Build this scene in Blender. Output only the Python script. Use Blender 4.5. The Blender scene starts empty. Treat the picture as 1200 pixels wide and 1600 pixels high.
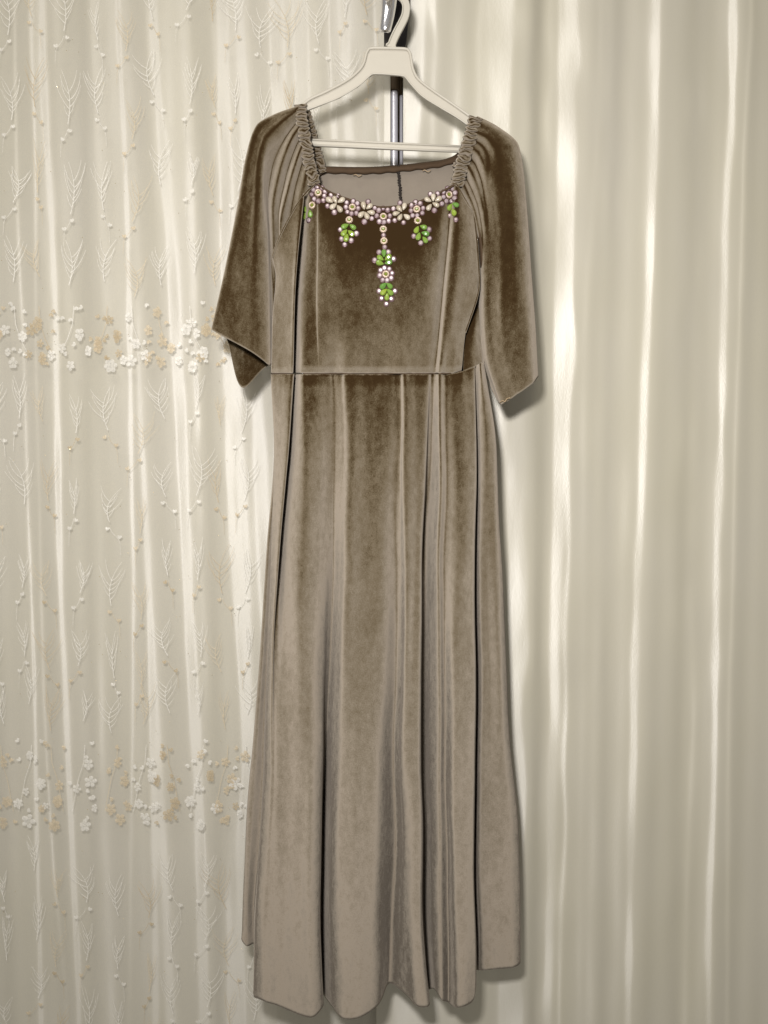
import bpy, bmesh, math, random
import numpy as np
from mathutils import Vector, Matrix, noise
from mathutils.bvhtree import BVHTree

random.seed(11)
sc = bpy.context.scene
col = sc.collection

# ------------------------------------------------------------------ camera
D = 1.25          # metres from lens to the plane of the dress
ZC = 1.0          # lens height
cam_d = bpy.data.cameras.new("camera")
cam = bpy.data.objects.new("camera", cam_d)
col.objects.link(cam)
cam.location = (0, -D, ZC)
cam.rotation_euler = (math.radians(90), 0, 0)
cam_d.sensor_fit = 'VERTICAL'
cam_d.sensor_height = 24.0
cam_d.lens = 24.0 * D / 1.6
cam_d.clip_start = 0.02
cam_d.clip_end = 60
sc.camera = cam

# ------------------------------------------------------------------ light
world = bpy.data.worlds.new("World")
sc.world = world
world.use_nodes = True
wb = world.node_tree.nodes["Background"]
wb.inputs[0].default_value = (1.0, 0.95, 0.86, 1)
wb.inputs[1].default_value = 0.26

def area(name, loc, target, sx, sy, power, colr):
    l = bpy.data.lights.new(name, 'AREA')
    l.shape = 'RECTANGLE'
    l.size, l.size_y = sx, sy
    l.energy = power
    l.color = colr
    o = bpy.data.objects.new(name, l)
    col.objects.link(o)
    o.location = loc
    o.rotation_euler = (Vector(target) - Vector(loc)).to_track_quat('-Z', 'Y').to_euler()
    return o

# phone flash just above and left of the lens, and the ceiling lamp of the room
area("flash_lamp", (-0.11, -D - 0.02, ZC + 0.23), (0, 0.05, ZC + 0.25), 0.09, 0.09, 20.5, (1.0, 0.975, 0.972))
area("ceiling_lamp", (-0.5, -1.5, 2.7), (0, 0, 1.2), 0.9, 0.9, 13.0, (1.0, 0.95, 0.86))

sc.view_settings.view_transform = 'Standard'
sc.view_settings.look = 'None'
sc.view_settings.exposure = 0.0
sc.view_settings.gamma = 1.0

# ------------------------------------------------------------------ helpers
def P(px, py, d):
    """photo millimetre (at the dress plane) and depth in mm behind that plane -> world"""
    y = d / 1000.0
    s = (D + y) / D
    return Vector(((px - 600.0) / 1000.0 * s, y, ZC + (800.0 - py) / 1000.0 * s))

def PN(g):
    y = g[..., 2] / 1000.0
    s = (D + y) / D
    return np.stack([(g[..., 0] - 600.0) / 1000.0 * s, y, ZC + (800.0 - g[..., 1]) / 1000.0 * s], -1)

def pchip(x, y, q):
    x = np.asarray(x, float); y = np.asarray(y, float); q = np.asarray(q, float)
    n = len(x)
    if n == 1:
        return np.full_like(q, y[0])
    h = np.diff(x); dl = np.diff(y) / h
    m = np.zeros(n)
    m[0], m[-1] = dl[0], dl[-1]
    for i in range(1, n - 1):
        if dl[i - 1] * dl[i] > 0:
            w1, w2 = 2 * h[i] + h[i - 1], h[i] + 2 * h[i - 1]
            m[i] = (w1 + w2) / (w1 / dl[i - 1] + w2 / dl[i])
    i = np.clip(np.searchsorted(x, q, side='right') - 1, 0, n - 2)
    t = np.clip((q - x[i]) / h[i], 0, 1)
    t2, t3 = t * t, t * t * t
    return ((2*t3 - 3*t2 + 1) * y[i] + (t3 - 2*t2 + t) * h[i] * m[i] + (-2*t3 + 3*t2) * y[i+1] + (t3 - t2) * h[i] * m[i+1])

def mesh_from(name, verts, faces, mat, parent=None, smooth=True, mats=None, fm=None):
    me = bpy.data.meshes.new(name)
    me.from_pydata([tuple(v) for v in verts], [], faces)
    if mats:
        for m in mats: me.materials.append(m)
        if fm is not None: me.polygons.foreach_set('material_index', fm)
    else:
        me.materials.append(mat)
    if smooth:
        me.polygons.foreach_set('use_smooth', [True] * len(me.polygons))
    me.update()
    o = bpy.data.objects.new(name, me)
    col.objects.link(o)
    if parent is not None:
        link_parent(o, parent)
    return o

def link_parent(o, parent):
    bpy.context.view_layer.update() if False else None
    o.parent = parent
    o.matrix_parent_inverse = WORLD_INV[parent.name] if parent.name in WORLD_INV else Matrix.Identity(4)

WORLD_INV = {}

def empty(name, loc, label, cat):
    o = bpy.data.objects.new(name, None)
    col.objects.link(o)
    o.empty_display_size = 0.05
    o.location = loc
    o['label'] = label; o['category'] = cat
    WORLD_INV[o.name] = Matrix.Translation(-Vector(loc))
    return o

def grid_faces(nr, nc, closed=False):
    f = []
    for r in range(nr - 1):
        for c in range(nc if closed else nc - 1):
            c2 = (c + 1) % nc
            f.append((r*nc + c, (r+1)*nc + c, (r+1)*nc + c2, r*nc + c2))
    return f

def loft(rails, nrow, seg, closed=False, wob=0.0, wobs=(60, 160), tpow=1.0):
    """rails: polylines (px,py,d) running down the cloth, in order across it; rows are splined across the rails"""
    t = np.linspace(0, 1, nrow) ** tpow
    R = []
    for r in rails:
        a = np.array(r, float)
        ln = np.concatenate([[0], np.cumsum(np.abs(np.diff(a[:, 1])) + 0.15 * np.abs(np.diff(a[:, 0])) + 1e-3)])
        u = ln / ln[-1]
        R.append(np.stack([pchip(u, a[:, k], t) for k in range(3)], -1))
    R = np.stack(R, 1)                       # nrow, nrail, 3
    n = R.shape[1]
    if closed:
        idx = lambda i: i % n
        spans = n
    else:
        R = np.concatenate([2 * R[:, :1] - R[:, 1:2], R, 2 * R[:, -1:] - R[:, -2:-1]], 1)
        idx = lambda i: i + 1
        spans = n - 1
    out = []
    for i in range(spans):
        p0, p1, p2, p3 = (R[:, idx(i + k)] for k in (-1, 0, 1, 2))
        dd = lambda a, b: np.maximum(np.linalg.norm(b - a, axis=-1, keepdims=True), 0.4) ** 0.5
        t1 = dd(p0, p1); t2 = t1 + dd(p1, p2); t3 = t2 + dd(p2, p3)
        for k in range(seg + (1 if (not closed and i == spans - 1) else 0)):
            tt = t1 + (t2 - t1) * (k / seg)
            A1 = (t1 - tt) / t1 * p0 + tt / t1 * p1
            A2 = (t2 - tt) / (t2 - t1) * p1 + (tt - t1) / (t2 - t1) * p2
            A3 = (t3 - tt) / (t3 - t2) * p2 + (tt - t2) / (t3 - t2) * p3
            B1 = (t2 - tt) / t2 * A1 + tt / t2 * A2
            B2 = (t3 - tt) / (t3 - t1) * A2 + (tt - t1) / (t3 - t1) * A3
            out.append((t2 - tt) / (t2 - t1) * B1 + (tt - t1) / (t2 - t1) * B2)
    g = np.stack(out, 1)
    if wob:
        for r in range(g.shape[0]):
            for c in range(g.shape[1]):
                x, y = g[r, c, 0], g[r, c, 1]
                g[r, c, 2] += wob * noise.noise((x / wobs[0], y / wobs[1], 3.1)) + wob * 0.35 * noise.noise((x / 17, y / 40, 7.7))
    return g

def cloth(name, g, mat, parent, closed=False, thick=1.6):
    nr, nc = g.shape[:2]
    o = mesh_from(name, PN(g).reshape(-1, 3), grid_faces(nr, nc, closed), mat, parent)
    if thick:
        m = o.modifiers.new('cloth_thickness', 'SOLIDIFY')
        m.thickness = thick / 1000.0
        m.offset = 0
    return o

def tube_mesh(pts, rad, sides=8, caps=True):
    """pts world points, rad scalar or list"""
    n = len(pts)
    rad = [rad] * n if not hasattr(rad, '__len__') else rad
    V, F = [], []
    up = Vector((0, 1, 0))
    for i, p in enumerate(pts):
        tg = (pts[min(i+1, n-1)] - pts[max(i-1, 0)]).normalized()
        a = tg.cross(up)
        if a.length < 1e-4: a = tg.cross(Vector((1, 0, 0)))
        a.normalize(); b = tg.cross(a)
        for k in range(sides):
            an = 2 * math.pi * k / sides
            V.append(p + (a * math.cos(an) + b * math.sin(an)) * rad[i])
    for i in range(n - 1):
        for k in range(sides):
            k2 = (k + 1) % sides
            F.append((i*sides + k, i*sides + k2, (i+1)*sides + k2, (i+1)*sides + k))
    if caps:
        F.append(tuple(range(sides))[::-1]); F.append(tuple((n-1)*sides + k for k in range(sides)))
    return V, F

def smooth_path(ctrl, n):
    a = np.array(ctrl, float)
    ln = np.concatenate([[0], np.cumsum(np.linalg.norm(np.diff(a, axis=0), axis=1))])
    # Catmull-Rom through control points
    out = []
    m = len(a)
    for q in np.linspace(0, ln[-1], n):
        i = min(max(int(np.searchsorted(ln, q, side='right')) - 1, 0), m - 2)
        t = (q - ln[i]) / (ln[i+1] - ln[i])
        p0 = a[i-1] if i > 0 else 2*a[0] - a[1]
        p3 = a[i+2] if i + 2 < m else 2*a[-1] - a[-2]
        p1, p2 = a[i], a[i+1]
        out.append(0.5 * ((2*p1) + (-p0 + p2)*t + (2*p0 - 5*p1 + 4*p2 - p3)*t*t + (-p0 + 3*p1 - 3*p2 + p3)*t**3))
    return np.array(out)

# ------------------------------------------------------------------ materials
def new_mat(name):
    m = bpy.data.materials.new(name)
    m.use_nodes = True
    nt = m.node_tree
    for n in list(nt.nodes): nt.nodes.remove(n)
    out = nt.nodes.new('ShaderNodeOutputMaterial')
    return m, nt, out

def node(nt, typ, **kw):
    n = nt.nodes.new(typ)
    for k, v in kw.items():
        if k.startswith('i_'):
            n.inputs[k[2:].replace('_', ' ')].default_value = v
        else:
            setattr(n, k, v)
    return n

def obj_noise(nt, scale, detail=4, rough=0.55, vec_scale=None):
    tc = node(nt, 'ShaderNodeTexCoord')
    mp = node(nt, 'ShaderNodeMapping')
    if vec_scale: mp.inputs['Scale'].default_value = vec_scale
    nt.links.new(tc.outputs['Object'], mp.inputs['Vector'])
    nz = node(nt, 'ShaderNodeTexNoise')
    nz.inputs['Scale'].default_value = scale
    nz.inputs['Detail'].default_value = detail
    nz.inputs['Roughness'].default_value = rough
    nt.links.new(mp.outputs[0], nz.inputs['Vector'])
    return nz

def simple(name, colr, rough=0.5, metal=0.0, spec=0.5, coat=0.0, bump=0.0, bscale=300, var=0.0):
    m, nt, out = new_mat(name)
    b = node(nt, 'ShaderNodeBsdfPrincipled')
    b.inputs['Base Color'].default_value = (*colr, 1)
    b.inputs['Roughness'].default_value = rough
    b.inputs['Metallic'].default_value = metal
    b.inputs['Specular IOR Level'].default_value = spec
    b.inputs['Coat Weight'].default_value = coat
    if var:
        nz = obj_noise(nt, 60, 5)
        mx = node(nt, 'ShaderNodeMix', data_type='RGBA')
        mx.inputs['A'].default_value = (*[c * (1 - var) for c in colr], 1)
        mx.inputs['B'].default_value = (*[min(1, c * (1 + var)) for c in colr], 1)
        nt.links.new(nz.outputs['Fac'], mx.inputs['Factor'])
        nt.links.new(mx.outputs['Result'], b.inputs['Base Color'])
    if bump:
        nz = obj_noise(nt, bscale, 3)
        bp = node(nt, 'ShaderNodeBump')
        bp.inputs['Strength'].default_value = bump
        bp.inputs['Distance'].default_value = 0.001
        nt.links.new(nz.outputs['Fac'], bp.inputs['Height'])
        nt.links.new(bp.outputs[0], b.inputs['Normal'])
    nt.links.new(b.outputs[0], out.inputs[0])
    return m

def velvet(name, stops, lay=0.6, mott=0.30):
    """short pile lying downward: dark seen along the pile tips, pale taupe where the eye grazes the pile, this sheen being put into the diffuse colour"""
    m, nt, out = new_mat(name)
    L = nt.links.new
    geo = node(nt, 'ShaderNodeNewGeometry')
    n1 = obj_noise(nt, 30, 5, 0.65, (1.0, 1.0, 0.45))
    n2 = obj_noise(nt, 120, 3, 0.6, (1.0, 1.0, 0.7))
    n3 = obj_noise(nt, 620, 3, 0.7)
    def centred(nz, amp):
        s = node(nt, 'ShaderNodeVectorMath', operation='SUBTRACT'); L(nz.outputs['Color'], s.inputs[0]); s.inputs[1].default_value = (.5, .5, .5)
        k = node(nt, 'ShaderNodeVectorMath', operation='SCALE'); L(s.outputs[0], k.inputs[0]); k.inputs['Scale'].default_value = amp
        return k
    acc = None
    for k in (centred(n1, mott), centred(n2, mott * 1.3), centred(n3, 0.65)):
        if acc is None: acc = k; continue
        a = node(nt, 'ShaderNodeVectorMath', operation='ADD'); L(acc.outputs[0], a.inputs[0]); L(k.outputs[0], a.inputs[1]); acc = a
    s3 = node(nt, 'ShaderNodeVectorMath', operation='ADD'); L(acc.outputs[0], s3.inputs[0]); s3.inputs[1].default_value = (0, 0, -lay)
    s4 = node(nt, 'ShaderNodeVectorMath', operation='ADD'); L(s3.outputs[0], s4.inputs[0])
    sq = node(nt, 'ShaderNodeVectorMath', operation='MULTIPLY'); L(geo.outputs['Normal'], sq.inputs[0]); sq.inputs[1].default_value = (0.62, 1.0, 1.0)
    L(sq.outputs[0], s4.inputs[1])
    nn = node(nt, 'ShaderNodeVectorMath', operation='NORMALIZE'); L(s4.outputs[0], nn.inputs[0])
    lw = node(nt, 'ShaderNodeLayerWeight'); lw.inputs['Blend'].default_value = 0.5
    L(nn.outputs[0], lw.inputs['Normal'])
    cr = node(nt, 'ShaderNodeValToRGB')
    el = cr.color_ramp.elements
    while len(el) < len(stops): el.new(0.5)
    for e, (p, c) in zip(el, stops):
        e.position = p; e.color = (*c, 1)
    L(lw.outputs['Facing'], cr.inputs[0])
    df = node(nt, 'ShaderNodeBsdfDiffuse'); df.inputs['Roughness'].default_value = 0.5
    L(cr.outputs[0], df.inputs['Color'])  # velvet sheen enters as diffuse colour chosen by view angle
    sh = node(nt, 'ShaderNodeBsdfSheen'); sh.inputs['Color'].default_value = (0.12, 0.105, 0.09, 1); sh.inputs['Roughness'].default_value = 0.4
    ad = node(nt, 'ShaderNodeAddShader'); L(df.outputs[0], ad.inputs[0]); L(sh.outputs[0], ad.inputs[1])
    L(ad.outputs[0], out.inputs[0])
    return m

def satin(name, colr, rough, spec, aniso=0.85, gloss=0.07):
    m, nt, out = new_mat(name)
    L = nt.links.new
    b = node(nt, 'ShaderNodeBsdfPrincipled')
    nz = obj_noise(nt, 9, 4, 0.5, (1, 1, 0.25))
    mx = node(nt, 'ShaderNodeMix', data_type='RGBA')
    mx.inputs['A'].default_value = (colr[0] * 0.97, colr[1] * 0.97, colr[2] * 0.90, 1)
    mx.inputs['B'].default_value = (colr[0] * 1.02, colr[1] * 1.03, colr[2] * 1.10, 1)
    L(nz.outputs['Fac'], mx.inputs['Factor']); L(mx.outputs['Result'], b.inputs['Base Color'])
    b.inputs['Roughness'].default_value = rough
    b.inputs['Specular IOR Level'].default_value = spec
    b.inputs['Anisotropic'].default_value = aniso
    b.inputs['IOR'].default_value = 1.5
    tv = node(nt, 'ShaderNodeCombineXYZ'); tv.inputs['Z'].default_value = 1.0
    L(tv.outputs[0], b.inputs['Tangent'])
    th = obj_noise(nt, 420, 3, 0.6, (1.0, 1.0, 0.5))
    sl = obj_noise(nt, 30, 3, 0.5, (1.0, 1.0, 0.35))
    bp = node(nt, 'ShaderNodeBump'); bp.inputs['Strength'].default_value = 0.18; bp.inputs['Distance'].default_value = 0.0006
    L(th.outputs['Fac'], bp.inputs['Height'])
    bp2 = node(nt, 'ShaderNodeBump'); bp2.inputs['Strength'].default_value = 0.09; bp2.inputs['Distance'].default_value = 0.003
    L(sl.outputs['Fac'], bp2.inputs['Height']); L(bp.outputs[0], bp2.inputs['Normal'])
    L(bp2.outputs[0], b.inputs['Normal'])
    gl = node(nt, 'ShaderNodeBsdfAnisotropic'); gl.inputs["Roughness"].default_value = 0.56
    gl.inputs['Anisotropy'].default_value = -0.45
    gl.inputs['Color'].default_value = (0.80, 0.765, 0.70, 1)
    L(tv.outputs[0], gl.inputs['Tangent']); L(bp2.outputs[0], gl.inputs['Normal'])
    ms = node(nt, 'ShaderNodeMixShader'); ms.inputs[0].default_value = gloss
    L(b.outputs[0], ms.inputs[1]); L(gl.outputs[0], ms.inputs[2])
    L(ms.outputs[0], out.inputs[0])
    return m

def sheer(name, colr, cover):
    m, nt, out = new_mat(name)
    L = nt.links.new
    tr = node(nt, 'ShaderNodeBsdfTransparent')
    df = node(nt, 'ShaderNodeBsdfDiffuse'); df.inputs['Color'].default_value = (*colr, 1)
    tl = node(nt, 'ShaderNodeBsdfTranslucent'); tl.inputs['Color'].default_value = (*colr, 1)
    m1 = node(nt, 'ShaderNodeMixShader'); m1.inputs[0].default_value = 0.3
    L(df.outputs[0], m1.inputs[1]); L(tl.outputs[0], m1.inputs[2])
    nz = obj_noise(nt, 900, 2, 0.6)
    ma = node(nt, 'ShaderNodeMath', operation='MULTIPLY_ADD'); L(nz.outputs['Fac'], ma.inputs[0])
    ma.inputs[1].default_value = cover * 0.7; ma.inputs[2].default_value = cover * 0.65
    m2 = node(nt, 'ShaderNodeMixShader'); L(ma.outputs[0], m2.inputs[0])
    L(tr.outputs[0], m2.inputs[1]); L(m1.outputs[0], m2.inputs[2])
    L(m2.outputs[0], out.inputs[0])
    return m

M = {}
M['velvet'] = velvet('brown_velvet', [(0.015, (.034, .0195, .008)), (0.05, (.048, .030, .013)), (0.09, (.088, .065, .036)), (0.16, (.146, .115, .074)), (0.34, (.24, .202, .150)), (0.54, (.345, .293, .232)), (0.80, (.24, .21, .168)), (1.0, (.11, .092, .072))])  # last stops darken the steepest fold flanks, shade put into the colour
M['lining'] = simple('taupe_knit_lining', (0.23, 0.195, 0.155), 0.9, spec=0.1, bump=0.3, bscale=900, var=0.08)
M['facing'] = simple('dark_brown_facing', (0.075, 0.048, 0.028), 0.85, spec=0.15, bump=0.3, bscale=700, var=0.2)
M['seam'] = simple('dark_thread', (0.028, 0.022, 0.018), 0.8, spec=0.2)
M['pale_thread'] = simple('pale_thread', (0.45, 0.33, 0.2), 0.6, spec=0.3)
M['satin'] = satin('cream_satin', (0.56, 0.522, 0.42), 0.42, 0.95, 1.0)
M['satin_back'] = satin('cream_satin_lining', (0.55, 0.515, 0.42), 0.43, 0.92, 1.0)
M['sheer'] = sheer('sheer_net', (0.80, 0.77, 0.70), 0.22)
def thread(name, colr, cover):
    m = simple(name, colr, 0.45, spec=0.4, metal=0.05)
    nt = m.node_tree
    out = [n for n in nt.nodes if n.type == 'OUTPUT_MATERIAL'][0]
    b = [n for n in nt.nodes if n.type == 'BSDF_PRINCIPLED'][0]
    tr = node(nt, 'ShaderNodeBsdfTransparent'); mx = node(nt, 'ShaderNodeMixShader')
    nz = obj_noise(nt, 260, 2)
    ma = node(nt, 'ShaderNodeMath', operation='MULTIPLY_ADD'); nt.links.new(nz.outputs['Fac'], ma.inputs[0])
    ma.inputs[1].default_value = 0.9; ma.inputs[2].default_value = cover - 0.45; ma.use_clamp = True
    nt.links.new(ma.outputs[0], mx.inputs[0]); nt.links.new(tr.outputs[0], mx.inputs[1]); nt.links.new(b.outputs[0], mx.inputs[2])
    nt.links.new(mx.outputs[0], out.inputs[0])
    return m
M['thread_white'] = thread('white_silk_thread', (0.86, 0.83, 0.755), 0.70)
M['thread_gold'] = thread('gold_silk_thread', (0.70, 0.59, 0.41), 0.68)
M['thread_tan'] = thread('tan_silk_thread', (0.60, 0.48, 0.31), 0.70)
M['petal_white'] = thread('white_petal_thread', (0.82, 0.79, 0.715), 0.62)
M['petal_gold'] = thread('gold_petal_thread', (0.66, 0.55, 0.38), 0.62)
M['petal_tan'] = thread('tan_petal_thread', (0.55, 0.44, 0.28), 0.60)
M['sequin'] = simple('gold_sequin', (0.95, 0.80, 0.5), 0.2, metal=0.9)
M['plastic'] = simple('ivory_plastic', (0.50, 0.465, 0.39), 0.45, spec=0.4, bump=0.06, bscale=500, var=0.03)
M['chrome'] = simple('chrome', (0.80, 0.79, 0.86), 0.32, metal=0.45, bump=0.35, bscale=220)
M['polished'] = simple('polished_chrome', (0.92, 0.92, 0.97), 0.2, metal=1.0, bump=0.5, bscale=130)
M['black'] = simple('black_plastic', (0.014, 0.011, 0.011), 0.55, spec=0.3)
M['brown'] = simple('brown_tube', (0.16, 0.115, 0.075), 0.45, spec=0.4, var=0.15)  # plain brown for the upper length of the pole
M['wall'] = simple('tan_wall', (0.42, 0.36, 0.26), 0.9, spec=0.2, bump=0.2, bscale=60, var=0.08)
M['rhine'] = simple('pink_crystal', (0.56, 0.45, 0.465), 0.4, metal=0.45, spec=0.7, coat=0.25)
M['prong'] = simple('plum_setting', (0.10, 0.05, 0.055), 0.45, metal=0.4)
M['white_bead'] = simple('cream_bead', (0.54, 0.475, 0.36), 0.3, spec=0.6, coat=0.3)
M['green_bead'] = simple('green_bead', (0.25, 0.44, 0.05), 0.22, spec=0.6, coat=0.25, var=0.25)
M['ring'] = simple('cream_metal_ring', (0.55, 0.43, 0.33), 0.35, metal=0.25, spec=0.6)
M['gem'] = simple('olive_crystal', (0.17, 0.20, 0.02), 0.1, spec=0.9, coat=0.8)

def per_object(m, lo, hi):
    """each copy gets its own shade between two colours"""
    nt = m.node_tree
    b = [n for n in nt.nodes if n.type == 'BSDF_PRINCIPLED'][0]
    for l in list(b.inputs['Base Color'].links): nt.links.remove(l)
    oi = node(nt, 'ShaderNodeObjectInfo'); mx = node(nt, 'ShaderNodeMix', data_type='RGBA')
    mx.inputs['A'].default_value = (*lo, 1); mx.inputs['B'].default_value = (*hi, 1)
    nt.links.new(oi.outputs['Random'], mx.inputs['Factor']); nt.links.new(mx.outputs['Result'], b.inputs['Base Color'])
per_object(M['green_bead'], (0.10, 0.23, 0.04), (0.25, 0.33, 0.04))
per_object(M['white_bead'], (0.40, 0.34, 0.25), (0.52, 0.46, 0.36))
per_object(M['rhine'], (0.38, 0.29, 0.295), (0.60, 0.50, 0.515))

# ------------------------------------------------------------------ wall
wv = [(-2.2, 0.262, -0.1), (2.2, 0.262, -0.1), (2.2, 0.262, 3.0), (-2.2, 0.262, 3.0), (-2.2, 0.362, -0.1), (2.2, 0.362, -0.1), (2.2, 0.362, 3.0), (-2.2, 0.362, 3.0)]
wall = mesh_from('wall', wv, [(0, 1, 2, 3), (5, 4, 7, 6), (4, 0, 3, 7), (1, 5, 6, 2), (3, 2, 6, 7), (4, 5, 1, 0)], M['wall'], smooth=False)
wall['kind'] = 'structure'

# ------------------------------------------------------------------ curtains
def gauss_blur_rows(s, sig):
    k = int(sig * 3)
    ker = np.exp(-0.5 * (np.arange(-k, k + 1) / sig) ** 2); ker /= ker.sum()
    p = np.pad(s, ((0, 0), (k, k)), mode='reflect')
    return np.stack([np.convolve(r, ker, mode='valid') for r in p])

class Sheet:
    lean = 0
    """hanging cloth: its depth is the running sum of a slope field made of fold lines"""
    def __init__(s, x0, x1, y0, y1, step, rows, base, lines, waves, blur, seed):
        s.px = np.arange(x0, x1 + step * 0.5, step); s.py = np.linspace(y0, y1, rows)
        X, Y = np.meshgrid(s.px, s.py)
        sl = np.zeros_like(X)
        for pts, w, amp in lines:
            a = np.array(pts, float)
            xc = pchip(a[:, 1], a[:, 0], np.clip(s.py, a[0, 1], a[-1, 1]))
            wob = np.array([0.8 * noise.noise((y / 70.0, xc[0] * 0.37, seed)) + 0.4 * noise.noise((y / 16.0, xc[0], seed)) for y in s.py])
            xc = xc + wob * 0.9
            if hasattr(amp, '__len__'):
                av = np.interp(s.py, [q[0] for q in amp], [q[1] for q in amp])
            else:
                av = np.full(rows, amp)
            wv = w * 0.78 * np.array([1 + 0.45 * noise.noise((y / 90.0, xc[0] * 0.21, seed + 4)) for y in s.py])
            need = -(xc - 600.0) / 1390.0
            sgn = np.where(need < 0, -1, 1)
            pk = need * av * 0.95 + sgn * 0.10 * av
            sl += pk[:, None] * np.exp(-((X - xc[:, None]) / wv[:, None]) ** 2)
        for amp, lam, ph, drift in waves:
            sl += amp * np.sin(2 * np.pi * (X + drift * (Y - 800) / 1000.0) / lam + ph)
        sl -= gauss_blur_rows(sl, blur / step)
        lim = np.maximum(np.abs(X - 600.0) / 1390.0, 0.10) * 1.06
        q = sl / lim
        soft = q / (1 + np.abs(q) ** 5) ** 0.2
        sl = np.where((X > 600) == (q < 0), lim * soft, sl)   # cloth turns no further than this towards the middle
        d = np.cumsum(sl, 1) * step
        d -= gauss_blur_rows(d, 260 / step)
        for r in range(rows):
            for c in range(0, len(s.px)):
                d[r, c] += 1.6 * noise.noise((s.px[c] / 45.0, s.py[r] / 150.0, seed + 9.0))
        s.d = np.maximum(d + base, base - 20)
    def depth(s, px, py):
        fx = np.clip((px - s.px[0]) / (s.px[1] - s.px[0]), 0, len(s.px) - 1.001)
        fy = np.clip((py - s.py[0]) / (s.py[1] - s.py[0]), 0, len(s.py) - 1.001)
        i, j = int(fx), int(fy); u, v = fx - i, fy - j
        d = s.d
        return (d[j, i] * (1-u) + d[j, i+1] * u) * (1-v) + (d[j+1, i] * (1-u) + d[j+1, i+1] * u) * v
    def build(s, name, mat, parent=None, thick=0.0):
        X, Y = np.meshgrid(s.px, s.py)
        if s.lean:
            k = np.clip((Y - 280) / 600, 0, 1); k = k * k * (3 - 2 * k)
            X = X - s.lean * k * np.clip((740 - X) / 110, 0, 1)
        g = np.stack([X, Y, s.d], -1)
        return cloth(name, g, mat, parent, thick=thick)

right_lines = [
    ([(680, -250), (677, 0), (683, 70), (680, 130), (672, 400), (672, 1850)], 9, 1.0),
    ([(728, -250), (728, 0), (726, 150), (735, 400), (735, 1850)], 26, [(0, -2.6), (120, -1.6), (300, -1.0)]),
    ([(800, -250), (803, 0), (806, 32), (795, 85), (793, 150), (796, 300), (790, 640), (793, 760), (800, 900), (800, 1050), (796, 1300), (790, 1500), (786, 1850)], 16, [(0, .9), (90, 1.35), (200, 1.35), (620, 1.4), (1000, 1.3), (1250, .7), (1500, 1.2)]),
    ([(893, -250), (893, 0), (903, 100), (893, 150), (898, 250), (895, 300), (892, 450), (897, 550), (890, 620), (887, 740), (890, 850), (885, 1000), (886, 1100), (882, 1200), (885, 1280), (878, 1430), (875, 1600), (872, 1850)], 6.0, 1.35),
    ([(876, -250), (876, 0), (875, 300), (868, 560), (868, 1040), (860, 1350), (856, 1850)], 5, 0.45),
    ([(1028, -250), (1028, 0), (1024, 250), (1015, 450), (1008, 600), (1003, 780), (997, 900), (992, 1060), (990, 1200), (986, 1360), (982, 1600), (980, 1850)], 6.5, 1.3),
    ([(1147, -250), (1147, 0), (1145, 150), (1135, 350), (1132, 560), (1128, 700), (1122, 900), (1120, 1050), (1117, 1250), (1110, 1450), (1110, 1850)], 8.5, 1.28),
    ([(1175, -250), (1175, 0), (1165, 200), (1157, 500), (1150, 700), (1145, 950), (1140, 1100), (1136, 1850)], 5, 0.9),
    ([(940, -250), (940, 0), (935, 200), (915, 560), (912, 1000), (905, 1600), (905, 1850)], 9, 0.65),
    ([(1080, 900), (1085, 1100), (1075, 1350), (1070, 1600)], 9, [(900, 0), (1100, .75), (1600, .75)]),
    ([(846, -250), (842, 0), (838, 200), (844, 500), (842, 900), (836, 1300), (828, 1850)], 15, -4.2),
    ([(968, -250), (966, 0), (955, 400), (945, 900), (938, 1850)], 15, -1.3),
    ([(1092, -250), (1085, 300), (1066, 900), (1052, 1850)], 16, -0.95),
    ([(1270, -250), (1250, 800), (1240, 1850)], 8, 1.2), ([(1370, -250), (1355, 800), (1350, 1850)], 8, 1.2),
]
right = Sheet(630, 1470, -260, 1860, 2.2, 190, 160, right_lines,
              [(0.16, 128, 0.6, 40), (0.10, 61, 1.9, 30), (0.07, 34, 0.5, 20)], 70, 1.0)
right.lean = 42
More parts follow.
